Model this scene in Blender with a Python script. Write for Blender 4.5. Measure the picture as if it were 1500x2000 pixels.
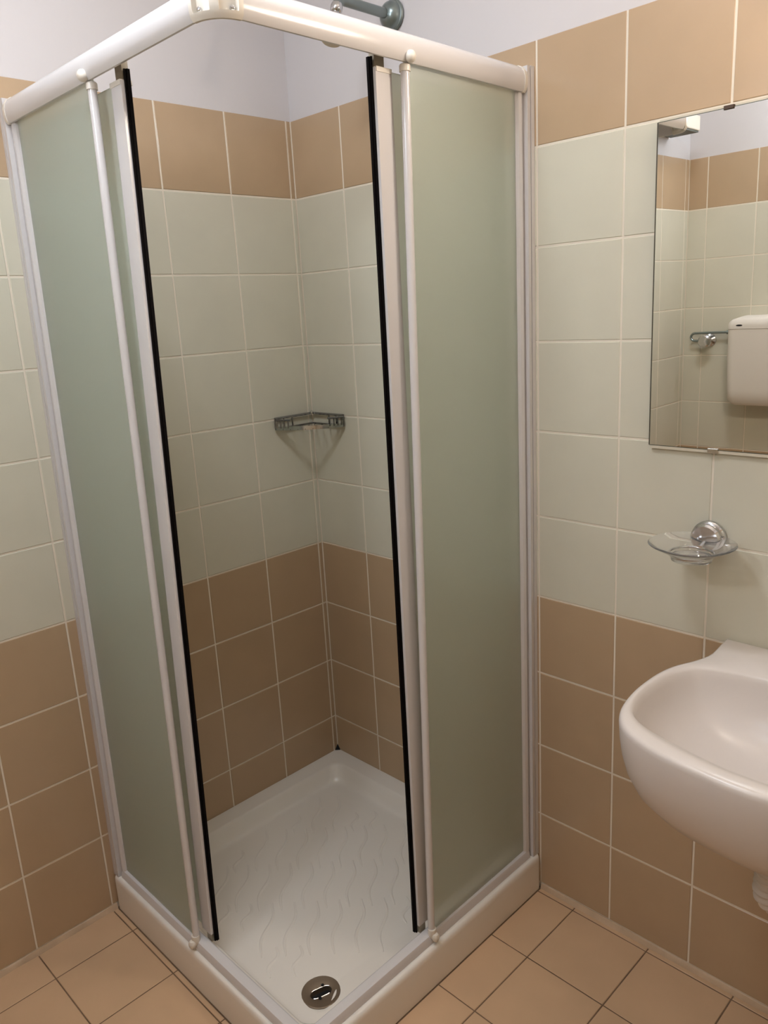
import bpy, bmesh, math, random
from mathutils import Vector, Matrix
random.seed(7)
for o in list(bpy.data.objects): bpy.data.objects.remove(o, do_unlink=True)
scene = bpy.context.scene
C = scene.collection

# ------------------------------------------------------------------ camera, world, exposure
cam_d = bpy.data.cameras.new('camera'); cam = bpy.data.objects.new('camera', cam_d); C.objects.link(cam)
RX = Vector((0.70717, 0.70498, -0.05393)); RY = Vector((0.13802, -0.21246, -0.96737)); RZ = Vector((-0.69344, 0.67666, -0.24755))
m = Matrix((RX, -RY, -RZ)).transposed().to_4x4(); m.translation = Vector((1.8181, -1.498, 1.4835))
cam.matrix_world = m
cam_d.sensor_fit = 'VERTICAL'; cam_d.sensor_height = 24.0; cam_d.lens = 1530.18 * 24.0 / 2000.0
cam_d.clip_start = 0.02; cam_d.clip_end = 50
scene.camera = cam
w = bpy.data.worlds.new('world'); scene.world = w; w.use_nodes = True
w.node_tree.nodes['Background'].inputs[0].default_value = (0.9, 0.92, 1.0, 1); w.node_tree.nodes['Background'].inputs[1].default_value = 0.02
vs = scene.view_settings
vs.view_transform = 'Standard'; vs.look = 'None'; vs.gamma = 1.0; vs.use_curve_mapping = False
vs.exposure = 0.08
scene.cycles.max_bounces = 8; scene.cycles.transmission_bounces = 8; scene.cycles.caustics_reflective = False
LAMP_MAIN = 45.0       # emission strength of the lamp on the wall behind the camera
FILL_CEILING = 40.0    # emission strength of the added ceiling fill light
LAMP_MIRROR = 92.0     # emission strength of the lamp above the mirror

# ------------------------------------------------------------------ materials
def srgb(r, g, b):
    f = lambda c: (c / 255 / 12.92) if c / 255 <= 0.04045 else ((c / 255 + 0.055) / 1.055) ** 2.4
    return (f(r), f(g), f(b), 1)
def mat(name, col, rough=0.5, metal=0.0, spec=0.5, noise=0.0, nscale=20.0, bump=0.0, bscale=60.0, coat=0.0):
    M = bpy.data.materials.new(name); M.use_nodes = True
    nt = M.node_tree; b = nt.nodes['Principled BSDF']
    b.inputs['Base Color'].default_value = col; b.inputs['Roughness'].default_value = rough
    b.inputs['Metallic'].default_value = metal; b.inputs['Specular IOR Level'].default_value = spec
    b.inputs['Coat Weight'].default_value = coat
    if noise or bump:
        tc = nt.nodes.new('ShaderNodeTexCoord')
        geo = nt.nodes.new('ShaderNodeNewGeometry')
    if noise:
        n = nt.nodes.new('ShaderNodeTexNoise'); n.inputs['Scale'].default_value = nscale; n.inputs['Detail'].default_value = 4
        nt.links.new(geo.outputs['Position'], n.inputs['Vector'])
        r = nt.nodes.new('ShaderNodeMapRange'); r.inputs['From Min'].default_value = 0.3; r.inputs['From Max'].default_value = 0.7
        r.inputs['To Min'].default_value = 1 - noise; r.inputs['To Max'].default_value = 1 + noise
        nt.links.new(n.outputs['Fac'], r.inputs['Value'])
        v = nt.nodes.new('ShaderNodeVectorMath'); v.operation = 'SCALE'; v.inputs[0].default_value = col[:3]
        nt.links.new(r.outputs['Result'], v.inputs['Scale']); nt.links.new(v.outputs['Vector'], b.inputs['Base Color'])
    if bump:
        n2 = nt.nodes.new('ShaderNodeTexNoise'); n2.inputs['Scale'].default_value = bscale; n2.inputs['Detail'].default_value = 2
        nt.links.new(geo.outputs['Position'], n2.inputs['Vector'])
        bp = nt.nodes.new('ShaderNodeBump'); bp.inputs['Strength'].default_value = bump; bp.inputs['Distance'].default_value = 0.002
        nt.links.new(n2.outputs['Fac'], bp.inputs['Height']); nt.links.new(bp.outputs['Normal'], b.inputs['Normal'])
    return M
def emis(name, col, strength):
    M = bpy.data.materials.new(name); M.use_nodes = True; nt = M.node_tree
    b = nt.nodes['Principled BSDF']; b.inputs['Base Color'].default_value = (0.9, 0.9, 0.9, 1)
    b.inputs['Emission Color'].default_value = col; b.inputs['Emission Strength'].default_value = strength
    return M
def frosted(name):
    M = bpy.data.materials.new(name); M.use_nodes = True; nt = M.node_tree; nt.nodes.clear(); N = nt.nodes.new; L = nt.links.new
    out = N('ShaderNodeOutputMaterial'); m1 = N('ShaderNodeMixShader'); m2 = N('ShaderNodeMixShader')
    rf = N('ShaderNodeBsdfRefraction'); rf.inputs['Color'].default_value = srgb(252, 254, 251); rf.inputs['Roughness'].default_value = 0.85; rf.inputs['IOR'].default_value = 1.14
    tr = N('ShaderNodeBsdfTranslucent'); tr.inputs['Color'].default_value = srgb(248, 250, 240)
    df = N('ShaderNodeBsdfDiffuse'); df.inputs['Color'].default_value = srgb(226, 234, 222); m0 = N('ShaderNodeMixShader'); m0.inputs[0].default_value = 0.31
    gl = N('ShaderNodeBsdfGlossy'); gl.inputs['Roughness'].default_value = 0.35; gl.inputs['Color'].default_value = (1, 1, 1, 1)
    m1.inputs[0].default_value = 0.10; L(rf.outputs[0], m1.inputs[1]); L(tr.outputs[0], m1.inputs[2])
    m2.inputs[0].default_value = 0.05; L(m1.outputs[0], m0.inputs[1]); L(df.outputs[0], m0.inputs[2]); L(m0.outputs[0], m2.inputs[1]); L(gl.outputs[0], m2.inputs[2]); L(m2.outputs[0], out.inputs['Surface'])
    return M
def clear_glass(name):
    M = bpy.data.materials.new(name); M.use_nodes = True; nt = M.node_tree; b = nt.nodes['Principled BSDF']
    b.inputs['Base Color'].default_value = (0.98, 0.98, 0.96, 1); b.inputs['Roughness'].default_value = 0.03
    b.inputs['Transmission Weight'].default_value = 0.92; b.inputs['IOR'].default_value = 1.38
    return M
MT = dict(
    plaster=mat('white_plaster', srgb(211, 206, 206), 0.85, spec=0.2, bump=0.15, bscale=40),
    ceiling=mat('white_ceiling_paint', srgb(246, 244, 242), 0.9, spec=0.1),
    grout=mat('cream_grout', srgb(230, 219, 202), 0.8, spec=0.2),
    brown=mat('brown_glazed_tile', srgb(184, 158, 128), 0.22, spec=0.4, noise=0.025, nscale=9),
    green=mat('pale_green_glazed_tile', srgb(210, 205, 187), 0.22, spec=0.4, noise=0.02, nscale=9),
    floor=mat('beige_floor_tile', srgb(204, 170, 136), 0.42, spec=0.35, noise=0.05, nscale=7),
    floor_grout=mat('brown_floor_grout', srgb(120, 98, 78), 0.9, spec=0.1, noise=0.2, nscale=30),
    sealant=mat('cream_sealant', srgb(198, 173, 146), 0.6, spec=0.3, noise=0.14, nscale=16),
    alu=mat('white_enamelled_aluminium', srgb(212, 208, 207), 0.2, spec=0.5),
    plastic=mat('ivory_plastic', srgb(222, 214, 202), 0.35),
    bracket=mat('grey_beige_plastic', srgb(160, 150, 132), 0.5),
    black=mat('black_rubber', srgb(10, 6, 6), 0.7, spec=0.1),
    hole=mat('dark_cavity', srgb(8, 8, 8), 0.8),
    acrylic=mat('white_acrylic', srgb(234, 228, 219), 0.22, spec=0.5),
    frost=frosted('frosted_glass'),
    glass=clear_glass('clear_moulded_glass'),
    chrome=mat('chrome', (0.62, 0.62, 0.63, 1), 0.12, metal=1.0),
    basket=mat('dark_chrome_wire', (0.30, 0.30, 0.31, 1), 0.18, metal=1.0),
    oldchrome=mat('greenish_dull_chrome', (0.24, 0.28, 0.275, 1), 0.3, metal=0.75),
    bronze=mat('dull_drain_metal', srgb(132, 116, 98), 0.5, metal=0.6),
    steel=mat('bright_steel', (0.7, 0.69, 0.65, 1), 0.25, metal=1.0),
    ceramic=mat('white_ceramic', srgb(217, 208, 202), 0.26, spec=0.45),
    hose=mat('white_plastic_hose', srgb(214, 206, 200), 0.4),
    mirror=mat('mirror_silver', (0.80, 0.80, 0.77, 1), 0.0, metal=1.0),
    mirror_edge=mat('mirror_edge', srgb(96, 98, 86), 0.25),
    tape=mat('pale_mirror_backing', srgb(206, 196, 176), 0.5),
    clip=mat('brown_metal_clip', srgb(66, 48, 34), 0.35, metal=0.5),
    cistern=mat('white_cistern_plastic', srgb(226, 218, 208), 0.3),
    fixture=mat('pale_fixture_plastic', srgb(214, 204, 188), 0.5),
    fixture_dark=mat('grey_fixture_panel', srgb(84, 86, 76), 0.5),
    lampmain=emis('lamp_diffuser_cool', (0.86, 0.96, 1.08, 1), LAMP_MAIN),
    fillceil=emis('added_fill_ceiling', (0.9, 0.97, 1.06, 1), FILL_CEILING),
    lampmirror=emis('lamp_diffuser_warm', (1.0, 0.86, 0.72, 1), LAMP_MIRROR),
)

# ------------------------------------------------------------------ mesh helpers
class MB:
    def __init__(s): s.v = []; s.f = []; s.mi = []
    def add(s, vs, fs, mi=0):
        n = len(s.v); s.v += [tuple(v) for v in vs]; s.f += [tuple(n + i for i in f) for f in fs]; s.mi += [mi] * len(fs); return s
    def box(s, a, b, bevel=0.0, mi=0, seg=2):
        bm = bmesh.new(); bmesh.ops.create_cube(bm, size=1)
        for v in bm.verts: v.co = Vector([(a[i] + b[i]) / 2 + v.co[i] * (b[i] - a[i]) for i in range(3)])
        if bevel: bmesh.ops.bevel(bm, geom=list(bm.edges), offset=bevel, segments=seg, profile=0.5, affect='EDGES')
        bm.verts.index_update()
        s.add([v.co[:] for v in bm.verts], [[v.index for v in f.verts] for f in bm.faces], mi); bm.free(); return s
    def loft(s, loops, cap0=True, cap1=True, mi=0, closed=True):
        n = len(loops[0]); vs = [p for l in loops for p in l]; fs = []
        for i in range(len(loops) - 1):
            for j in range(n if closed else n - 1):
                k = (j + 1) % n; fs.append((i * n + j, i * n + k, (i + 1) * n + k, (i + 1) * n + j))
        if cap0: fs.append(tuple(range(n))[::-1])
        if cap1: fs.append(tuple((len(loops) - 1) * n + j for j in range(n)))
        return s.add(vs, fs, mi)
    def tube(s, pts, r, n=12, caps=True, mi=0):
        pts = [Vector(p) for p in pts]; rs = r if isinstance(r, (list, tuple)) else [r] * len(pts)
        loops = []; up = None
        for i, p in enumerate(pts):
            d = (pts[min(i + 1, len(pts) - 1)] - pts[max(i - 1, 0)]).normalized()
            if up is None: up = Vector((0, 0, 1)) if abs(d.z) < 0.9 else Vector((1, 0, 0))
            x = (up - d * up.dot(d)).normalized(); y = d.cross(x); up = x
            loops.append([p + (x * math.cos(a) + y * math.sin(a)) * rs[i] for a in [2 * math.pi * k / n for k in range(n)]])
        return s.loft(loops, caps, caps, mi)
    def lathe(s, prof, origin, axis, n=24, mi=0, caps=True):
        ax = Vector(axis).normalized(); h = Vector((0, 0, 1)) if abs(ax.z) < 0.9 else Vector((1, 0, 0))
        x = h.cross(ax).normalized(); y = ax.cross(x); o = Vector(origin)
        loops = [[o + ax * t + (x * math.cos(a) + y * math.sin(a)) * r for a in [2 * math.pi * k / n for k in range(n)]] for r, t in prof]
        return s.loft(loops, caps, caps, mi)
    def build(s, name, mats, parent=None, smooth=True, angle=35, fix=True):
        me = bpy.data.meshes.new(name); me.from_pydata(s.v, [], s.f)
        if not isinstance(mats, (list, tuple)): mats = [mats]
        for k in mats: me.materials.append(MT[k])
        for p, i in zip(me.polygons, s.mi): p.material_index = i
        if fix:
            bm = bmesh.new(); bm.from_mesh(me); bmesh.ops.recalc_face_normals(bm, faces=bm.faces); bm.to_mesh(me); bm.free()
        me.update()
        if smooth: me.shade_smooth(); me.set_sharp_from_angle(angle=math.radians(angle))
        o = bpy.data.objects.new(name, me); C.objects.link(o)
        if parent: o.parent = parent; o.matrix_parent_inverse = Matrix.Translation(-Vector(parent.location)) if parent.type == 'EMPTY' else Matrix()
        return o
def thing(name, label, cat, loc=(0, 0, 0), group=None):
    o = bpy.data.objects.new(name, None); C.objects.link(o); o.location = loc; o.empty_display_size = 0.05
    o['label'] = label; o['category'] = cat
    if group: o['group'] = group
    return o
def tag(o, label, cat, kind=None):
    o['label'] = label; o['category'] = cat
    if kind: o['kind'] = kind
    return o
def lerp(a, b, t): return a + (b - a) * t

# ------------------------------------------------------------------ room shell
H = 2.55; FZ = -0.024; XR = 2.35; YB = -1.943; XC = 0.256; YJ = -1.40
tile_cache = {}
def tile_mesh(w, h, key, bev=0.0012, depth=0.006):
    k = (round(w, 4), round(h, 4), key)
    if k in tile_cache: return tile_cache[k]
    a, b = w / 2, h / 2
    vs = [(-a, -b, -depth), (a, -b, -depth), (a, b, -depth), (-a, b, -depth),
          (-a, -b, -bev), (a, -b, -bev), (a, b, -bev), (-a, b, -bev),
          (-a + bev, -b + bev, 0), (a - bev, -b + bev, 0), (a - bev, b - bev, 0), (-a + bev, b - bev, 0)]
    fs = [(8, 9, 10, 11)]
    for j in range(4):
        q = (j + 1) % 4; fs += [(j, q, 4 + q, 4 + j), (4 + j, 4 + q, 8 + q, 8 + j)]
    me = bpy.data.meshes.new('tile_' + key); me.from_pydata(vs, [], fs); me.materials.append(MT[key]); me.update()
    tile_cache[k] = me; return me
def put_tile(name, parent, o, ux, uy, uz, w, h, key):
    ob = bpy.data.objects.new(name, tile_mesh(w, h, key)); C.objects.link(ob); ob.parent = parent
    mm = Matrix((ux, uy, uz)).transposed().to_4x4(); mm.translation = o; ob.matrix_basis = mm; return ob
GAP = 0.0042; GD = 0.0014
def tiled_wall(name, label, origin, u, n, u0, u1, lines, e0=0.0, e1=0.0):
    """origin + u*t is a point of the tile face; n points into the room."""
    u = Vector(u); n = Vector(n); o = Vector(origin); z = Vector((0, 0, 1))
    mb = MB()
    def slab(za, zb, mi):
        P = [o + u * a + z * b - n * d for d in (GD, 0.1) for a, b in ((u0 - e0, za), (u1 + e1, za), (u1 + e1, zb), (u0 - e0, zb))]
        mb.add(P, [(0, 1, 2, 3), (7, 6, 5, 4), (0, 4, 5, 1), (1, 5, 6, 2), (2, 6, 7, 3), (3, 7, 4, 0)], mi)
    slab(FZ - 0.05, 1.9995, 0); slab(1.9995, H, 1)
    wall = mb.build(name, ['grout', 'plaster'], smooth=False); tag(wall, label, 'wall', 'structure')
    cuts = [u0] + sorted(l for l in lines if u0 + 0.004 < l < u1 - 0.004) + [u1]
    for i in range(len(cuts) - 1):
        a = cuts[i] + (GAP / 2 if i else 0.0015); b = cuts[i + 1] - (GAP / 2 if i < len(cuts) - 2 else 0.0015)
        if b - a < 0.006: continue
        for v in range(10):
            zt = 2.0 - 0.2 * v - (GAP / 2 if v else 0.0); zb = (2.0 - 0.2 * (v + 1) + GAP / 2) if v < 9 else -0.0085
            key = 'green' if 1 <= v <= 5 else 'brown'
            put_tile('wall_tile', wall, o + u * ((a + b) / 2) + z * ((zt + zb) / 2) - n * random.uniform(0, 0.00025), u, z, n, b - a, zt - zb, key)
    return wall
fr = lambda s, d, k: [s + d * i for i in range(k)]
tiled_wall('wall_right', 'tiled wall behind mirror and washbasin, brown and pale green bands under white plaster', (0, 0, 0), (1, 0, 0), (0, -1, 0), 0.0, XR, fr(0.198, 0.201, 12), 0.1, 0.1)
tiled_wall('wall_left', 'tiled wall left of the shower, brown and pale green bands under white plaster', (0, 0, 0), (0, 1, 0), (1, 0, 0), YJ, 0.0, fr(-1.216, 0.2, 7), 0.0, 0.05)
tiled_wall('wall_chase', 'narrow boxed-out tiled wall reflected at the left of the mirror', (XC, 0, 0), (0, 1, 0), (1, 0, 0), YB, YJ, fr(-1.912, 0.205, 4), 0.05, 0.0)
tiled_wall('wall_jog', 'short tiled return of the boxed-out wall', (0, YJ, 0), (-1, 0, 0), (0, 1, 0), -XC, 0.0, [-0.056], 0.0, 0.1)
tiled_wall('wall_front', 'tiled wall behind the cistern, reflected in the mirror', (0, YB, 0), (-1, 0, 0), (0, 1, 0), -XR, -XC, [-(0.335 + 0.2 * i) for i in range(11)], 0.1, 0.1)
tiled_wall('wall_entrance', 'tiled wall on the right behind the viewer', (XR, 0, 0), (0, -1, 0), (-1, 0, 0), 0.0, -YB, fr(0.143, 0.2, 9))
ce = MB().box((-0.1, YB - 0.1, H), (XR + 0.1, 0.1, H + 0.1)).build('ceiling', 'ceiling', smooth=False); tag(ce, 'plain white ceiling', 'ceiling', 'structure')
fl = MB().box((-0.05, YB - 0.05, FZ - 0.1), (XR + 0.05, 0.05, FZ - 0.0012)).build('floor', 'floor_grout', smooth=False); tag(fl, 'beige square tiled bathroom floor with thin brown joints', 'floor', 'structure')
TR = 0.803
def floor_tiles():
    xs = [0.0] + fr(0.110, 0.2, 12); xs = [x for x in xs if x < XR - 0.01] + [XR]
    ys = [0.0] + [-0.018 - 0.2 * i for i in range(10)]; ys = [y for y in ys if y > YB + 0.01] + [YB]
    g = 0.0014
    def put(x0, x1, y0, y1):
        if x1 - x0 < 0.006 or y1 - y0 < 0.006: return
        put_tile('floor_tile', fl, Vector(((x0 + x1) / 2, (y0 + y1) / 2, FZ + random.uniform(-0.0002, 0.0002))), Vector((1, 0, 0)), Vector((0, 1, 0)), Vector((0, 0, 1)), x1 - x0, y1 - y0, 'floor')
    for i in range(len(xs) - 1):
        for j in range(len(ys) - 1):
            x0, x1, y1, y0 = xs[i] + g, xs[i + 1] - g, ys[j] - g, ys[j + 1] + g
            tr = TR + 0.0025
            if x1 <= XC and y0 < YJ:
                if y1 > YJ: put(x0, x1, max(y0, YJ), y1)
                continue
            if x0 < XC < x1 and y0 < YJ: x0 = XC if y1 <= YJ else x0
            if x1 <= tr and y0 >= -tr: continue
            if x0 < tr and y1 > -tr:                    # the tray covers a part of it
                if x1 > tr and y0 >= -tr: put(tr, x1, y0, y1)
                elif x1 <= tr: put(x0, x1, y0, -tr)
                else: put(tr, x1, y0, y1)
                continue
            put(x0, x1, y0, y1)
floor_tiles()
# sealant bead between wall tiles and floor
def bead(name, a, b, n, label):
    a = Vector(a); b = Vector(b); n = Vector(n); z = Vector((0, 0, 1)); mb = MB(); K = 24; loops = []
    for i in range(K + 1):
        p = a.lerp(b, i / K); q = random.uniform(0.85, 1.12)
        loops.append([p - n * 0.001 - z * 0.004, p - n * 0.001 + z * 0.0135, p + n * 0.0022 * q + z * 0.0130 * q, p + n * 0.0038 * q + z * 0.008, p + n * 0.006 * q + z * 0.0035, p + n * 0.0072 * q - z * 0.002])
    o = mb.loft(loops).build(name, 'sealant'); tag(o, label, 'skirting', 'structure')
bead('baseboard_right', (TR + 0.002, 0, FZ), (XR, 0, FZ), (0, -1, 0), 'thin cream bead along the floor below the washbasin wall')
bead('baseboard_left', (0, -TR - 0.002, FZ), (0, YJ, FZ), (1, 0, 0), 'thin cream bead along the floor left of the shower')

# ------------------------------------------------------------------ shower tray
def rrect(x0, x1, y0, y1, r, z, n=8):
    P = []
    for cx, cy, a0 in ((x1 - r, y1 - r, 0), (x0 + r, y1 - r, 90), (x0 + r, y0 + r, 180), (x1 - r, y0 + r, 270)):
        for k in range(n + 1):
            a = math.radians(a0 + 90 * k / n); P.append((cx + r * math.cos(a), cy + r * math.sin(a), z))
    return P
DC = (0.660, -0.646); FLZ = 0.030
tray = thing('shower_tray', 'square white acrylic shower tray with wavy grip ribs and a round drain', 'shower tray', (0.4, -0.4, FZ))
def build_tray():
    e = 0.0006; L = []
    sq = lambda i, z, r, o=0.0: rrect(e + i, TR - i - o, -TR + i + o, -e - i, r, z)
    L.append(rrect(e, TR, -TR, -e, 0.012, FZ + 0.0004)); L.append(rrect(e, TR, -TR, -e, 0.012, 0.062))
    L.append(rrect(e, TR - 0.001, -TR + 0.001, -e, 0.012, 0.071)); L.append(rrect(e, TR - 0.004, -TR + 0.004, -e, 0.012, 0.0765)); L.append(rrect(e, TR - 0.009, -TR + 0.009, -e, 0.012, 0.078))
    L.append(rrect(e + 0.004, TR - 0.02, -TR + 0.02, -e - 0.004, 0.012, 0.0772))
    for i, z, r in ((0.048, 0.0768, 0.03), (0.052, 0.0755, 0.034), (0.0555, 0.072, 0.036), (0.060, 0.060, 0.037), (0.068, 0.044, 0.038), (0.073, 0.036, 0.038), (0.079, 0.0315, 0.038), (0.088, FLZ, 0.038)):
        L.append(sq(i, z, r))
    N = len(L[0])
    def ring(rad, z):
        ref = L[-1]; P = []
        angs = [math.atan2(y - DC[1], x - DC[0]) for x, y, _ in ref]
        return [(DC[0] + rad * math.cos(a), DC[1] + rad * math.sin(a), z) for a in angs]
    L.append(ring(0.056, FLZ)); L.append(ring(0.048, FLZ - 0.0015)); L.append(ring(0.0405, FLZ - 0.003)); L.append(ring(0.040, FLZ - 0.03))
    return MB().loft(L, True, True).build('tray_body', 'acrylic', tray, angle=50)
build_tray()
# grip ribs: one mesh, copied
def rib_mesh(length):
    pts = []; K = 22
    for k in range(K + 1):
        t = k / K; pts.append((t * length, 0.0105 * math.sin(2 * math.pi * t * 0.98 + 0.1) * (0.55 + 0.45 * math.sin(math.pi * t)), 0))
    rs = [0.0034 * math.sin(math.pi * min(1, max(0.1, k / K * 0.92 + 0.04))) ** 0.4 for k in range(K + 1)]
    mb = MB(); loops = []
    for i, p in enumerate(pts):
        a = Vector(pts[max(i - 1, 0)]); b = Vector(pts[min(i + 1, K)]); d = (b - a).normalized(); nx = Vector((-d.y, d.x, 0)); r = rs[i]
        loops.append([Vector(p) + nx * r * c + Vector((0, 0, h)) for c, h in ((-1.5, -0.0006), (-0.6, 0.0021 * r / 0.0034), (0.6, 0.0021 * r / 0.0034), (1.5, -0.0006))])
    mb.loft(loops, True, True); o = mb.build('grip_rib', 'acrylic', tray, angle=80); return o
proto = {}
def put_rib(s, t, ln):
    key = round(ln, 3); x, y = (s + t) / math.sqrt(2), (t - s) / math.sqrt(2)
    if key not in proto: o = rib_mesh(ln); proto[key] = o
    else:
        o = proto[key].copy(); C.objects.link(o); o.parent = tray
    o.matrix_parent_inverse = Matrix.Translation(-tray.location)
    o.location = (x, y, FLZ); o.rotation_euler = (0, 0, math.radians(-45))
def inside(s, t, mgn=0.098):
    x, y = (s + t) / math.sqrt(2), (t - s) / math.sqrt(2)
    return mgn < x < TR - mgn and -TR + mgn < y < -mgn and math.hypot(x - DC[0], y - DC[1]) > 0.075
for row, (s0, off) in enumerate(((0.200, 0.006), (0.350, -0.023), (0.497, 0.006), (0.645, -0.023), (0.790, 0.006), )):
    for k in range(-8, 9):
        t = off + 0.0573 * k
        if inside(s0, t) and inside(s0 + 0.174, t): put_rib(s0, t, 0.174)
        elif inside(s0, t) and inside(s0 + 0.09, t): put_rib(s0, t, 0.09)
        elif inside(s0 + 0.084, t) and inside(s0 + 0.174, t): put_rib(s0 + 0.084, t, 0.09)
# drain
def slot_loop(z, grow=0.0):
    """curved kidney slot seen as a wavy black opening"""
    P = []; K = 20
    top = []; bot = []
    for k in range(K + 1):
        u = -1 + 2 * k / K; cx = u * (0.0250 + grow); mid = 0.0035 * math.sin(u * 1.9); hh = (0.0118 + grow) * (1 - abs(u) ** 3.2) ** 0.5 if abs(u) < 1 else 0.0
        top.append((cx, mid + hh)); bot.append((cx, mid - hh))
    seq = top[::-1] + bot[1:-1]                       # ccw
    ca, sa = math.cos(math.radians(57)), math.sin(math.radians(57))
    return [(DC[0] + a * ca - b * sa, DC[1] + a * sa + b * ca, z) for a, b in seq]
drain_z = FLZ - 0.0005
def build_drain():
    s0 = slot_loop(drain_z); ang = [math.atan2(y - DC[1], x - DC[0]) for x, y, _ in s0]
    ring = lambda r, z: [(DC[0] + r * math.cos(a), DC[1] + r * math.sin(a), z) for a in ang]
    L = [ring(0.0435, drain_z - 0.002), ring(0.0435, drain_z + 0.0005), ring(0.042, drain_z + 0.0016), ring(0.034, drain_z + 0.0004), slot_loop(drain_z - 0.001, 0.001), slot_loop(drain_z - 0.0016), slot_loop(drain_z - 0.016)]
    d = MB().loft(L, False, False).build('drain', 'bronze', tray, angle=40); d['label'] = 'round dull metal drain with a wavy black opening'
    P = slot_loop(drain_z - 0.0135); MB().add(P, [tuple(range(len(P)))]).build('drain_opening', 'hole', d, smooth=False)
    ca, sa = math.cos(math.radians(57)), math.sin(math.radians(57))
    for sgn, du, dv in ((1, 0.006, 0.0165), (-1, -0.004, -0.0165)):
        x, y = DC[0] + du * ca - dv * sa, DC[1] + du * sa + dv * ca
        MB().lathe([(0.0001, 0.0), (0.0035, 0.0), (0.0035, 0.0022), (0.0015, 0.003), (0.0001, 0.003)], (x, y, drain_z), (0, 0, 1), 12).build('screw', 'hole', d)
    top = slot_loop(drain_z - 0.0006, 0.0006); h = len(top) // 2
    MB().tube([top[i] for i in range(2, h - 1)], 0.0012, 6).build('slot_edge', 'steel', d)
    MB().tube([top[i] for i in range(h + 3, len(top) - 2)], 0.0014, 6).build('slot_edge', 'steel', d)
build_drain()
g = MB().add([(0.001, -0.001, 0.0775), (0.014, -0.001, 0.0775), (0.001, -0.014, 0.0775), (0.0015, -0.0015, 0.096)], [(0, 2, 1), (0, 1, 3), (1, 2, 3), (2, 0, 3)]).build('corner_gap', 'hole', tray, smooth=False)
g['label'] = 'small black triangular gap at the back corner'

# ------------------------------------------------------------------ shower enclosure
XE = 0.775; YT = -0.760; YBm = -0.778; ZT0, ZT1 = 0.100, 1.906
enc = thing('shower_enclosure', 'white framed corner shower enclosure with frosted sliding doors standing open', 'shower enclosure', (0.4, -0.4, 0.078))
PROF = [(-.018, 1.932), (-.018, 1.949), (-.006, 1.953), (.006, 1.952), (.014, 1.947), (.0195, 1.939), (.022, 1.929), (.0215, 1.916), (.0190, 1.907), (.0155, 1.9025), (.0110, 1.9025), (.0065, 1.909)]
def sweep(path, prof):
    """path: list of (point, outward dir)"""
    return [[(p[0] + d[0] * o, p[1] + d[1] * o, z) for o, z in prof] for p, d in path]
def arc_path(R, a0, a1, yref, n=14):
    cx, cy = XE - R, yref + R
    return [((cx + R * math.cos(a), cy + R * math.sin(a)), (math.cos(a), math.sin(a))) for a in [math.radians(lerp(a0, a1, k / n)) for k in range(n + 1)]]
R0 = 0.034
MB().loft(sweep([((0.030, YT), (0, -1)), ((XE - R0, YT), (0, -1))], PROF)).build('top_rail', 'alu', enc, angle=40)
MB().loft(sweep([((XE, -0.030), (1, 0)), ((XE, YT + R0), (1, 0))], PROF)).build('top_rail', 'alu', enc, angle=40)
# rail end caps against the wall profiles
for pts in ([((0.026, YT), (0, -1)), ((0.034, YT), (0, -1))], [((XE, -0.026), (1, 0)), ((XE, -0.034), (1, 0))]):
    MB().loft(sweep(pts, [(o * 1.06, 1.93 + (z - 1.93) * 1.06) for o, z in PROF])).build('rail_end_cap', 'plastic', enc, angle=40)
def scaled(k, dz=1.0): return [(o * k, 1.93 + (z - 1.93) * dz) for o, z in PROF]
cc = MB()
cc.loft(sweep(arc_path(R0, -90, 0, YT), scaled(0.60, 0.92)))
low = [(o, z) for o, z in scaled(1.05, 1.04)]
lowp = [p for p in low if p[1] < 1.9195]; lowp = lowp + [(-.018, 1.9185)]
lowp = [(0.000, 1.9105), (0.0215, 1.9105), (0.0210, 1.909), (.0197, 1.9060), (.0160, 1.9015), (.0108, 1.9015), (.0060, 1.908)]
cc.loft(sweep(arc_path(R0, -90, 0, YT), lowp))
upp = [(-.0185, 1.944), (-.0185, 1.950), (-.006, 1.954), (.006, 1.953), (.0146, 1.948), (.0175, 1.944)]
cc.loft(sweep(arc_path(R0, -90, 0, YT), upp))
for a0, a1 in ((-90, -82), (-52, -38), (-8, 0)):
    cc.loft(sweep(arc_path(R0, a0, a1, YT, 4), scaled(1.04, 1.03)))
cco = cc.build('corner_connector', 'plastic', enc, angle=40); cco['label'] = 'ivory plastic corner joint with two screw pockets'
for a in (-74, -16):
    p, d = arc_path(R0, a, a, YT, 1)[0]
    MB().lathe([(0.0001, -0.004), (0.0036, -0.004), (0.0036, 0.002), (0.002, 0.003), (0.0001, 0.003)], (p[0] + d[0] * 0.0150, p[1] + d[1] * 0.0150, 1.9155), (d[0], d[1], 0), 12).build('screw', 'chrome', cco)
# bottom track
BP = [(-.012, .0785), (-.012, .0985), (-.009, .1005), (.004, .1008), (.010, .098), (.0135, .090), (.0145, .0785)]
for pts in ([((0.030, YBm), (0, -1)), ((XE - 0.03, YBm), (0, -1))], [((XE, -0.030), (1, 0)), ((XE, YBm + 0.03), (1, 0))]):
    MB().loft(sweep(pts, BP)).build('bottom_rail', 'alu', enc, angle=30)
MB().loft(sweep(arc_path(0.03, -90, 0, YBm), [(o * 1.01, z) for o, z in BP])).build('bottom_corner_joint', 'plastic', enc, angle=30)
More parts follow.
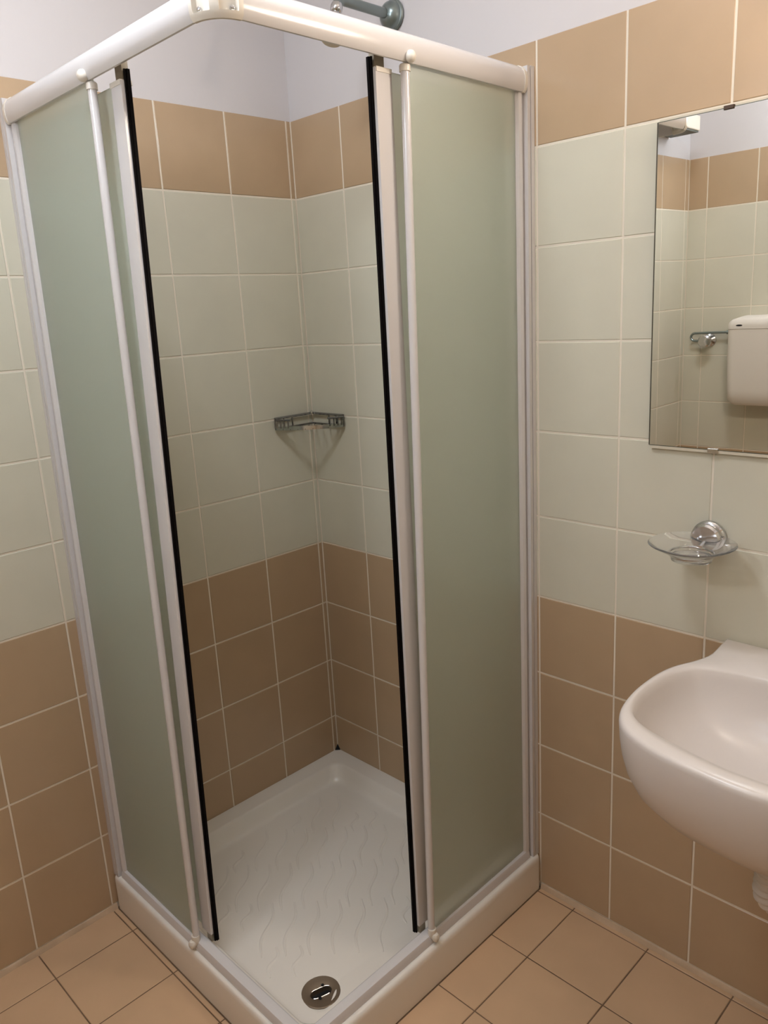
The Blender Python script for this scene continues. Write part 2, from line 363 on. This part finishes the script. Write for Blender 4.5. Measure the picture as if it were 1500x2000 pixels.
# wall profiles
def prism(bot, top): return MB().loft([bot, top])
def wallprof(right):
    mb = MB()
    def q(o0, o1, d0, d1, za, zb):
        if right:
            f = lambda o, d, top: (XE + o, -d)
        else:
            f = lambda o, d, top: (d, (YT if top else YBm) - o)
        lo = [(*f(o, d, 0), za) for o, d in ((o0, d0), (o1, d0), (o1, d1), (o0, d1))]
        hi = [(*f(o, d, 1), zb) for o, d in ((o0, d0), (o1, d0), (o1, d1), (o0, d1))]
        mb.loft([lo, hi])
    q(-0.019, 0.021, 0.0005, 0.012, 0.078, 1.953); q(-0.016, 0.0175, 0.012, 0.0145, 0.078, 1.950); q(-0.0185, 0.0205, 0.0145, 0.024, 0.078, 1.952)
    b = mb.build('wall_profile', 'alu', enc, smooth=False)
    mb2 = MB()
    if right: pts = [(XE + .001, -0.034, 0.098), (XE + .001, -0.034, 1.908)]
    else: pts = [(0.034, YBm - .001, 0.098), (0.034, YT - .001, 1.908)]
    loops = []
    for p in pts:
        L = []
        for k in range(10):
            a = 2 * math.pi * k / 10; L.append((p[0] + 0.0115 * math.cos(a), p[1] + 0.0115 * math.sin(a), p[2]))
        loops.append(L)
    mb2.loft(loops).build('glazing_bead', 'alu', b)
wallprof(True); wallprof(False)
# small screw in the left wall profile
MB().lathe([(0.0001, 0), (0.003, 0), (0.003, 0.0015), (0.0001, 0.0015)], (0.018, YT - 0.0205, 1.78), (0, -1, 0), 10).build('screw', 'bracket', enc)
# fixed frosted panels (slabs) and round posts
def slab4(a_bot, b_bot, a_top, b_top, nrm, th, z0, z1):
    n = Vector((nrm[0], nrm[1], 0)) * th / 2
    lo = [Vector((*a_bot, z0)) - n, Vector((*b_bot, z0)) - n, Vector((*b_bot, z0)) + n, Vector((*a_bot, z0)) + n]
    hi = [Vector((*a_top, z1)) - n, Vector((*b_top, z1)) - n, Vector((*b_top, z1)) + n, Vector((*a_top, z1)) + n]
    return MB().loft([lo, hi])
PR0, PR1 = (0.783, -0.411), (0.783, -0.3765)     # right post bottom / top
PL0, PL1 = (0.390, -0.786), (0.394, -0.768)      # left post
o = slab4((XE + .001, -0.034), (XE + .003, -0.407), (XE + .001, -0.034), (XE + .003, -0.373), (1, 0), 0.005, 0.099, 1.909).build('fixed_panel', 'frost', enc, smooth=False); o['label'] = 'fixed frosted glass panel'
o = slab4((0.034, YBm - .001), (0.386, YBm - .003), (0.034, YT - .001), (0.390, YT - .003), (0, 1), 0.005, 0.099, 1.909).build('fixed_panel', 'frost', enc, smooth=False); o['label'] = 'fixed frosted glass panel'
for (b, t, out) in ((PR0, PR1, Vector((1, 0, 0))), (PL0, PL1, Vector((0, -1, 0)))):
    p = MB().tube([(*b, 0.108), (*t, 1.897)], 0.0080, 16).build('post', 'alu', enc)
    tb = Vector((*t, 1.905)) + out * 0.006; bb = Vector((*b, 0.100)) + out * 0.002
    MB().lathe([(0.0001, -0.016), (0.0100, -0.016), (0.0100, -0.006), (0.0085, -0.004)], (*t, 1.905), (0, 0, 1), 16).lathe([(0.0001, -0.010), (0.005, -0.009), (0.0085, -0.0055), (0.010, 0), (0.0085, 0.0055), (0.005, 0.009), (0.0001, 0.010)], tb + Vector((0, 0, 0.005)) + out * 0.009, (0, 0, 1), 16).build('top_cap', 'plastic', p)
    side = Vector((out.y, -out.x, 0))
    mbx = MB().lathe([(0.0001, -0.010), (0.007, -0.009), (0.010, -0.002), (0.010, 0.006), (0.0095, 0.014)], bb, (0, 0, 1), 14)
    mbx.lathe([(0.0001, -0.011), (0.006, -0.009), (0.009, -0.003), (0.009, 0.003), (0.006, 0.008), (0.0001, 0.009)], bb + out * 0.010 + Vector((0, 0, -0.004)), (0, 0, 1), 12)
    mbx.build('foot_cap', 'plastic', p)
# sliding doors: stile with seal, glass reaching back behind the fixed panel
def sliding(right):
    z0, z1 = 0.118, 1.893
    if right:
        P = lambda u, v, top: (0.754 + v, -u)           # u along the side away from the wall, v outward
        ub, ut = 0.4285, 0.4285
    else:
        yb, yt = YBm + 0.021, YT + 0.021
        P = lambda u, v, top: (u, (yt if top else yb) - v)
        ub, ut = 0.421, 0.461
    def pr(u0, u1, v0, v1, za=z0, zb=z1):
        return [[(*P(ub + a, b, 0), za) for a, b in ((u0, v0), (u1, v0), (u1, v1), (u0, v1))], [(*P(ut + a, b, 1), zb) for a, b in ((u0, v0), (u1, v0), (u1, v1), (u0, v1))]]
    wall_u = 0.050
    back_b, back_t = wall_u - ub, wall_u - ut
    n = 0.0025
    lo = [(*P(ub + a, b, 0), z0) for a, b in ((back_b, -n), (-0.03, -n), (-0.03, n), (back_b, n))]; hi = [(*P(ut + a, b, 1), z1) for a, b in ((back_t, -n), (-0.03, -n), (-0.03, n), (back_t, n))]
    door = MB().loft([lo, hi]).build('sliding_door', 'frost', enc, smooth=False); door['label'] = 'frosted sliding door pushed open'
    mb = MB(); mb.loft(pr(-0.034, 0.0015, -0.0065, 0.0095)); mb.loft(pr(-0.041, -0.033, -0.0055, 0.0065))
    mb.build('stile', 'alu', door, smooth=False)
    mb = MB(); mb.loft(pr(0.0015, 0.0050, -0.0068, 0.0030, z0 - 0.019, z1 + 0.018)); mb.loft(pr(0.0050, 0.0072, -0.0068, -0.0010, z0 - 0.019, z1 + 0.018))
    s = mb.build('door_seal', 'black', door, smooth=False); s['label'] = 'black rubber door seal'
    mb = MB()
    r = pr(-0.026, -0.002, -0.009, 0.0035, 0, 1)
    top = [[(x, y, z1 + 0.0) for x, y, _ in r[1]], [(x, y, z1 + 0.045) for x, y, _ in r[1]]]
    mb.loft(top).build('roller_bracket', 'bracket', door, smooth=False)
    r = pr(-0.038, 0.0, -0.0125, 0.0105, 0, 1); MB().loft([[(x, y, z1 - 0.006) for x, y, _ in r[1]], [(x, y, z1 + 0.002) for x, y, _ in r[1]]]).build('end_cap', 'plastic', door, smooth=False)
    r = pr(-0.022, -0.004, -0.007, 0.006, 0, 1); bot = [[(x, y, 0.094) for x, y, _ in r[0]], [(x, y, z0) for x, y, _ in r[0]]]
    MB().loft(bot).build('guide_block', 'bracket', door, smooth=False)
sliding(True); sliding(False)

# ------------------------------------------------------------------ shower arm and head on the right wall
arm = thing('wall_shower', 'greenish chrome shower arm with small head on the white wall above the enclosure', 'shower', (0.407, 0, 2.149))
AX, AZ = 0.407, 2.149
MB().lathe([(0.0001, 0.001), (0.0335, 0.001), (0.0345, 0.004), (0.0325, 0.0075), (0.030, 0.0085), (0.0295, 0.012), (0.0265, 0.020), (0.0195, 0.0265), (0.0135, 0.030), (0.0001, 0.031)], (AX, 0, AZ), (0, -1, 0), 32).build('flange', 'oldchrome', arm)
pts = [(AX, -0.02, AZ), (AX, -0.10, AZ), (AX, -0.158, AZ)]
for k in range(1, 9):
    a = math.radians(70 * k / 8); pts.append((AX, -0.158 - 0.022 * math.sin(a), AZ - 0.022 * (1 - math.cos(a))))
MB().tube(pts, 0.0108, 16).build('pipe', 'oldchrome', arm)
e = Vector(pts[-1]); dr = Vector((0, -0.30, -0.95)).normalized()
MB().lathe([(0.0001, -0.004), (0.012, -0.004), (0.0135, 0.001), (0.0135, 0.010), (0.0115, 0.013), (0.0095, 0.015), (0.0115, 0.019), (0.0115, 0.025), (0.007, 0.028), (0.0001, 0.029)], e, dr, 12).build('joint_nut', 'chrome', arm)
MB().lathe([(0.0001, 0.022), (0.009, 0.024), (0.011, 0.038), (0.018, 0.054), (0.0225, 0.066), (0.0235, 0.074), (0.0215, 0.0785), (0.014, 0.081), (0.0001, 0.082)], e, dr, 24).build('shower_head', 'fixture', arm)

# ------------------------------------------------------------------ chrome corner basket
bas = thing('corner_basket', 'small chrome wire corner basket for soap inside the shower', 'shower basket', (0.04, -0.04, 1.172))
LB = 0.146; KQ = 18
def front_pt(t, z, k=0.0):
    a = Vector((0.010, -LB + k, 0)); b = Vector((LB - k, -0.010, 0)); p = a.lerp(b, t); bul = 0.018 * math.sin(math.pi * t)
    p += Vector((1, -1, 0)).normalized() * bul
    return (p.x, p.y, z)
def edge(z): return [front_pt(k / KQ, z) for k in range(KQ + 1)]
def closed_rim(z): return [(0.007, -0.007, z), (0.007, -LB * 0.5, z), (0.007, -LB, z)] + edge(z) + [(LB, -0.007, z), (LB * 0.5, -0.007, z), (0.007, -0.007, z)]
MB().tube(closed_rim(1.203)[:3] , 0.0036, 8).tube([(LB, -0.007, 1.203), (0.007, -0.007, 1.203)], 0.0036, 8).tube(edge(1.199)[:5], 0.003, 8).tube(edge(1.199)[-5:], 0.003, 8).build('top_wire', 'basket', bas)
bm_ = MB(); lo = edge(1.170); hi = edge(1.181)
bm_.loft([[Vector(lo[i]), Vector(hi[i]), Vector(hi[i]) + Vector((-.002, .002, 0)), Vector(lo[i]) + Vector((-.002, .002, 0))] for i in range(KQ + 1)])
bm_.build('front_band', 'chrome', bas)
MB().tube([(0.007, -LB, 1.173), (0.007, -0.007, 1.173), (LB, -0.007, 1.173)], 0.003, 8).build('bottom_wire', 'basket', bas)
for t in (0.02, 0.075, 0.13, 0.19, 0.25, 0.31, 0.37, 0.63, 0.69, 0.75, 0.81, 0.87, 0.925, 0.98):
    a = front_pt(t, 1.176); 
    if t < 0.25 or t > 0.75: MB().tube([a, front_pt(t, 1.199)], 0.0022, 6).build('wire', 'basket', bas)
    else:
        b = (0.007, -LB * (1 - (t - 0.25) / 0.25 * 0.9), 0) if t < 0.5 else (LB * (1 - (0.75 - t) / 0.25 * 0.9), -0.007, 0)
        MB().tube([(b[0], b[1], 1.175), (b[0], b[1], 1.203)], 0.0022, 6).build('wire', 'basket', bas)
for k in range(1, 9):
    t = k / 9; f = front_pt(t, 1.172); b = (0.007, -LB * (1 - 2 * t), 1.172) if t < 0.5 else (LB * (2 * t - 1), -0.007, 1.172)
    MB().tube([f, b], 0.0017, 6).build('base_wire', 'basket', bas)
MB().lathe([(0.0001, -0.004), (0.005, -0.003), (0.006, 0.0), (0.005, 0.004), (0.0001, 0.006)], (0.012, -0.012, 1.205), (0, 0, 1), 12).build('corner_knob', 'steel', bas)

# ------------------------------------------------------------------ mirror
mir = thing('wall_mirror', 'frameless rectangular mirror clipped to the tiled wall above the washbasin', 'mirror', (1.474, 0, 1.1915))
MX0, MX1, MZ0, MZ1 = 1.0745, 1.8735, 1.1915, 1.7935
TILT = 0.0064
ty = lambda z: -0.0035 - (z - MZ0) * math.tan(TILT)
def mslab(x0, x1, z0, z1, d0, d1):
    return [[(x0, ty(z0) - d0, z0), (x1, ty(z0) - d0, z0), (x1, ty(z0) - d1, z0), (x0, ty(z0) - d1, z0)], [(x0, ty(z1) - d0, z1), (x1, ty(z1) - d0, z1), (x1, ty(z1) - d1, z1), (x0, ty(z1) - d1, z1)]]
gl = MB(); gl.loft(mslab(MX0, MX1, MZ0, MZ1, 0.0, 0.0044)); 
gl.build('glass_edge', 'mirror_edge', mir, smooth=False)
MB().loft(mslab(MX0 + 0.0015, MX1 - 0.0015, MZ0 + 0.0015, MZ1 - 0.0015, 0.0042, 0.0050)).build('mirror_glass', 'mirror', mir, smooth=False)
MB().loft(mslab(MX0 + 0.002, MX1 - 0.002, MZ0 - 0.006, MZ0 - 0.0002, -0.001, 0.0042)).build('bottom_trim', 'tape', mir, smooth=False)
MB().loft(mslab(MX0 + 0.002, MX1 - 0.002, MZ1 + 0.0002, MZ1 + 0.0035, -0.004, 0.002)).build('top_trim', 'tape', mir, smooth=False)
MB().loft(mslab(MX0 - 0.0025, MX0 - 0.0002, MZ0, MZ1, -0.001, 0.002)).build('side_trim', 'clip', mir, smooth=False)
for x in (1.2045, 1.7435):
    MB().box((x - 0.010, ty(MZ0) - 0.0075, MZ0 - 0.006), (x + 0.010, ty(MZ0) + 0.002, MZ0 + 0.0035), 0.001).build('clip', 'steel' if x < 1.3 else 'steel', mir, smooth=False)
    MB().box((x - 0.009, ty(MZ1) - 0.0075, MZ1 - 0.004), (x + 0.009, ty(MZ1) + 0.002, MZ1 + 0.003), 0.001).build('clip', 'clip', mir, smooth=False)

# ------------------------------------------------------------------ soap dish
sd = thing('soap_dish', 'clear glass soap dish on a round chrome wall holder beside the washbasin', 'soap dish', (1.205, 0, 1.02))
MB().lathe([(0.0001, 0.0005), (0.032, 0.0005), (0.0335, 0.004), (0.0335, 0.011), (0.031, 0.014), (0.028, 0.015), (0.0275, 0.018), (0.030, 0.020), (0.030, 0.025), (0.026, 0.029), (0.0001, 0.031)], (1.205, 0, 1.017), (0, -1, 0), 32).build('holder_boss', 'chrome', sd)
DX, DY, DZ = 1.206, -0.086, 1.022
mb = MB(); NQ = 32
ringp = [(DX + 0.040 * math.cos(a), DY + 0.040 * math.sin(a), DZ - 0.017) for a in [2 * math.pi * k / NQ for k in range(NQ + 1)]]
MB().tube(ringp, 0.0022, 8, caps=False).tube([(1.205, -0.026, 1.010), (1.205, -0.048, DZ - 0.017)], 0.006, 10).build('holder_ring', 'chrome', sd)
MB().lathe([(0.0001, -0.0255), (0.034, -0.0255), (0.0355, -0.030), (0.0375, -0.030), (0.0385, -0.025), (0.046, -0.017), (0.066, -0.006), (0.0785, 0.000), (0.0805, 0.002), (0.0785, 0.0035), (0.064, -0.003), (0.045, -0.0135), (0.036, -0.021), (0.0001, -0.0215)], (DX, DY, DZ), (0, 0, 1), 48, caps=True).build('glass_bowl', 'glass', sd)

# ------------------------------------------------------------------ washbasin
wb = thing('washbasin', 'white ceramic wall-hung washbasin with a wide rounded bowl', 'washbasin', (1.46, 0, 0.60))
BX, BY, BZ = 1.46, -0.27, 0.812
OUT = [(1.247, 0), (1.250, -.044), (1.253, -.080), (1.249, -.108), (1.238, -.140), (1.221, -.179), (1.211, -.229), (1.210, -.306), (1.220, -.370), (1.236, -.410), (1.258, -.438), (1.294, -.461), (1.351, -.479), (1.432, -.489), (1.46, -.490)]
INN = [(1.46, -.128), (1.374, -.131), (1.323, -.139), (1.265, -.160), (1.240, -.195), (1.230, -.235), (1.228, -.309), (1.239, -.362), (1.258, -.394), (1.305, -.421), (1.413, -.446), (1.46, -.449)]
def polar(pts):
    q = []
    for x, y in pts: q.append((math.atan2(y - BY, x - BX) % (2 * math.pi), math.hypot(x - BX, y - BY)))
    return sorted(q)
def interp(q, a):
    if a <= q[0][0]: return q[0][1]
    for (a0, r0), (a1, r1) in zip(q, q[1:]):
        if a <= a1: return lerp(r0, r1, (a - a0) / (a1 - a0) if a1 > a0 else 0)
    return q[-1][1]
def smooth_pts(P, n=8):
    res = []
    for i in range(len(P) - 1):
        p0 = P[max(i - 1, 0)]; p1 = P[i]; p2 = P[i + 1]; p3 = P[min(i + 2, len(P) - 1)]
        for k in range(n):
            t = k / n
            res.append(tuple(0.5 * (2 * p1[c] + (p2[c] - p0[c]) * t + (2 * p0[c] - 5 * p1[c] + 4 * p2[c] - p3[c]) * t * t + (3 * p1[c] - p0[c] - 3 * p2[c] + p3[c]) * t ** 3) for c in (0, 1)))
    res.append(P[-1]); return res
QO = polar(smooth_pts(OUT)); QI = polar(smooth_pts(INN)); ACOR = math.atan2(0 - BY, 1.247 - BX)
NB = 128
angs = [math.pi / 2 + 2 * math.pi * k / NB for k in range(NB)]
for tgt in (ACOR, math.pi - ACOR):                      # snap two samples to the back corners
    k = min(range(NB), key=lambda i: abs(((angs[i] - tgt + math.pi) % (2 * math.pi)) - math.pi)); angs[k] = tgt
def rad(q, a, back=False):
    a = a % (2 * math.pi); mir_a = (math.pi - a) % (2 * math.pi)
    al = a if math.pi / 2 <= a <= 3 * math.pi / 2 else mir_a
    if back and al < ACOR: return (0 - BY) / math.sin(al)
    return interp(q, al)
def bloop(fn): return [fn(a) for a in angs]
def ro(a, d=0.0): return rad(QO, a, True) - d
def ri(a, d=0.0): return rad(QI, a) + d
def P3(a, r, z): return (BX + r * math.cos(a), min(-0.0008, BY + r * math.sin(a)), z)
LOOPS = []
for f, z in ((0.02, .684), (0.12, .684), (0.3, .687), (0.5, .694), (0.68, .705), (0.82, .724), (0.91, .748), (0.96, .775), (0.985, .795), (1.0, .806)):
    LOOPS.append(bloop(lambda a: P3(a, ri(a) * f, z)))
LOOPS.append(bloop(lambda a: P3(a, ri(a, 0.004), .8105)))
LOOPS.append(bloop(lambda a: P3(a, lerp(ri(a, 0.004), ro(a, 0.009), 0.5), .8125)))
for d, z in ((0.009, .812), (0.004, .8105), (0.001, .806), (0.0, .800)): LOOPS.append(bloop(lambda a: P3(a, ro(a, d), z)))
def body(f, z):
    def fn(a):
        r = ro(a); x = r * math.cos(a); y = r * math.sin(a)
        fy = f if y < 0 else lerp(1.0, f, 0.0)
        return (BX + x * f, min(-0.0008, BY + y * fy + (1 - f) * 0.11 * (1 if y < 0 else (1 - y / 0.27) if y < 0.27 else 0)), z)
    return bloop(fn)
for f, z in ((0.995, .775), (0.982, .745), (0.955, .712), (0.905, .678), (0.82, .645), (0.69, .617), (0.52, .597), (0.34, .587), (0.15, .584)): LOOPS.append(body(f, z))
MB().loft(LOOPS, True, True).build('basin_body', 'ceramic', wb, angle=60)
MB().lathe([(0.0001, 0.0), (0.030, 0.0), (0.032, 0.003), (0.026, 0.005), (0.0001, 0.004)], (BX, BY, .6835), (0, 0, 1), 24).build('basin_drain', 'chrome', wb)
# corrugated waste hose
path = []
ctrl = [(1.424, -0.205, 0.592), (1.424, -0.205, 0.53), (1.422, -0.204, 0.47), (1.421, -0.198, 0.425), (1.445, -0.175, 0.398), (1.490, -0.130, 0.400), (1.505, -0.075, 0.425), (1.508, -0.002, 0.440)]
dense = []
for i in range(len(ctrl) - 1):
    p0, p1, p2, p3 = [Vector(ctrl[max(0, min(len(ctrl) - 1, i + k))]) for k in (-1, 0, 1, 2)]
    for k in range(20):
        t = k / 20; dense.append(0.5 * (2 * p1 + (p2 - p0) * t + (2 * p0 - 5 * p1 + 4 * p2 - p3) * t * t + (3 * p1 - p0 - 3 * p2 + p3) * t ** 3))
dense.append(Vector(ctrl[-1])); L = 0; rs = []
for i, p in enumerate(dense):
    if i: L += (p - dense[i - 1]).length
    base = 0.021 if L > 0.05 else lerp(0.017, 0.021, L / 0.05)
    rs.append(base + (0.0022 * math.sin(2 * math.pi * L / 0.0135) if L > 0.02 else 0))
ho = MB().tube(dense, rs, 20).build('waste_hose', 'hose', wb); ho['label'] = 'white corrugated waste hose under the basin'

# ------------------------------------------------------------------ seen in the mirror: cistern, valve, box fixture
ci = thing('toilet_cistern', 'white plastic wall-mounted toilet cistern reflected in the mirror', 'cistern', (0.715, YB, 1.02))
CX0, CX1 = 0.492, 0.905; YW = YB + 0.001
def cloop(z, inset, depth, n=6):
    r = 0.030; x0, x1 = CX0 + inset, CX1 - inset; y1 = YW + depth
    P = [(x1, YW, z)]
    for k in range(n + 1):
        a = math.radians(90 * k / n); P.append((x1 - r + r * math.cos(a), y1 - r + r * math.sin(a), z))
    for k in range(n + 1):
        a = math.radians(90 + 90 * k / n); P.append((x0 + r + r * math.cos(a), y1 - r + r * math.sin(a), z))
    P.append((x0, YW, z)); return P
Lc = []
for z, ins, dep in ((1.315, 0.0, 0.135), (1.20, 0.001, 0.134), (1.07, 0.004, 0.130)): Lc.append(cloop(z, ins, dep))
def curved(zc, ins, dep, sag):
    return [(x, y, zc - sag * (1 - ((x - (CX0 + CX1) / 2) / ((CX1 - CX0) / 2)) ** 2)) for x, y, _ in cloop(0, ins, dep)]
Lc.append(curved(1.030, 0.006, 0.126, 0.028)); Lc.append(curved(1.020, 0.014, 0.115, 0.030))
MB().loft(Lc).build('tank', 'cistern', ci, angle=45)
def dome(zc, ins, dep, rise): return [(x, y, zc + rise * (1 - ((x - (CX0 + CX1) / 2) / ((CX1 - CX0) / 2)) ** 2)) for x, y, _ in cloop(0, ins, dep)]
lid = MB().loft([cloop(1.316, -0.001, 0.137), cloop(1.330, -0.001, 0.137), dome(1.342, 0.003, 0.133, 0.020), dome(1.349, 0.012, 0.122, 0.026), dome(1.352, 0.035, 0.09, 0.028)]).build('lid', 'cistern', ci, angle=45)
mk = MB().loft([[(0.545 + 0.013 * math.cos(a), YW + 0.1365 + d, 1.330 + 0.0035 * math.sin(a)) for a in [2 * math.pi * k / 14 for k in range(14)]] for d in (0.0, 0.0012)]).build('emblem', 'hole', lid); mk['label'] = 'small dark emblem'
va = thing('angle_valve', 'chrome angle valve with bent pipe beside the cistern, seen in the mirror', 'valve', (0.365, YB, 1.26))
MB().lathe([(0.0001, 0.0005), (0.028, 0.0005), (0.027, 0.006), (0.015, 0.012), (0.011, 0.015), (0.011, 0.035), (0.019, 0.038), (0.026, 0.046), (0.027, 0.060), (0.021, 0.068), (0.0001, 0.070)], (0.372, YB, 1.264), (0, 1, 0), 24).build('valve_body', 'chrome', va)
y_ = YB + 0.03
pp = [(0.368, y_, 1.262), (0.345, y_, 1.262), (0.325, y_, 1.264)]
for k in range(0, 9):
    a = math.radians(-90 - 180 * k / 8); pp.append((0.318 + 0.016 * math.cos(a), y_, 1.280 + 0.016 * math.sin(a)))
pp += [(0.36, y_, 1.297), (0.42, y_, 1.298), (0.50, y_, 1.298)]
MB().tube(pp, 0.005, 10).build('pipe', 'oldchrome', va)
MB().lathe([(0.0001, 0), (0.009, 0), (0.009, 0.016), (0.0001, 0.016)], (0.455, y_, 1.298), (1, 0, 0), 6).build('pipe_nut', 'oldchrome', va)
bx = thing('wall_fixture', 'pale box fixture with grey underside above the tiles, seen at the mirror corner', 'fixture', (XC, -1.62, 2.068))
MB().box((XC + 0.001, -1.757, 2.072), (XC + 0.122, -1.46, 2.125), 0.004).build('housing', 'fixture', bx, smooth=False)
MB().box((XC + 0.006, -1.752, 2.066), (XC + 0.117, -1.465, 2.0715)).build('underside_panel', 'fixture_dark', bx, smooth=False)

# ------------------------------------------------------------------ lamps and an added ceiling fill (outside the frame)
lm = thing('wall_lamp', 'round white wall lamp on the wall behind the viewer', 'lamp', (0.86, YB, 2.16))
MB().lathe([(0.0001, 0.0005), (0.125, 0.0005), (0.125, 0.018), (0.110, 0.022)], (0.86, YB, 2.16), (0, 1, 0), 32).build('base', 'alu', lm)
MB().lathe([(0.108, 0.022), (0.108, 0.035), (0.098, 0.055), (0.075, 0.072), (0.040, 0.082), (0.0001, 0.085)], (0.86, YB, 2.16), (0, 1, 0), 32).build('diffuser', 'lampmain', lm)
ml = thing('mirror_lamp', 'small tube lamp on the wall above the mirror', 'lamp', (1.46, 0, 2.06))
MB().box((1.29, -0.085, 2.005), (1.63, -0.0005, 2.115), 0.006).build('housing', 'alu', ml, smooth=False)
MB().box((1.297, -0.100, 2.012), (1.623, -0.0855, 2.108), 0.005).build('diffuser', 'lampmirror', ml, smooth=False)
cl = thing('ceiling_fill', 'added round fill light on the ceiling in front of the shower', 'lamp', (0.80, -0.96, H))  # added source to balance the light, no ceiling lamp known here
MB().lathe([(0.0001, 0.0003), (0.165, 0.0003), (0.165, 0.02), (0.152, 0.024)], (0.80, -0.96, H), (0, 0, -1), 32).build('base', 'alu', cl)
MB().lathe([(0.150, 0.022), (0.150, 0.030), (0.135, 0.045), (0.09, 0.056), (0.0001, 0.060)], (0.80, -0.96, H), (0, 0, -1), 32).build('diffuser', 'fillceil', cl)
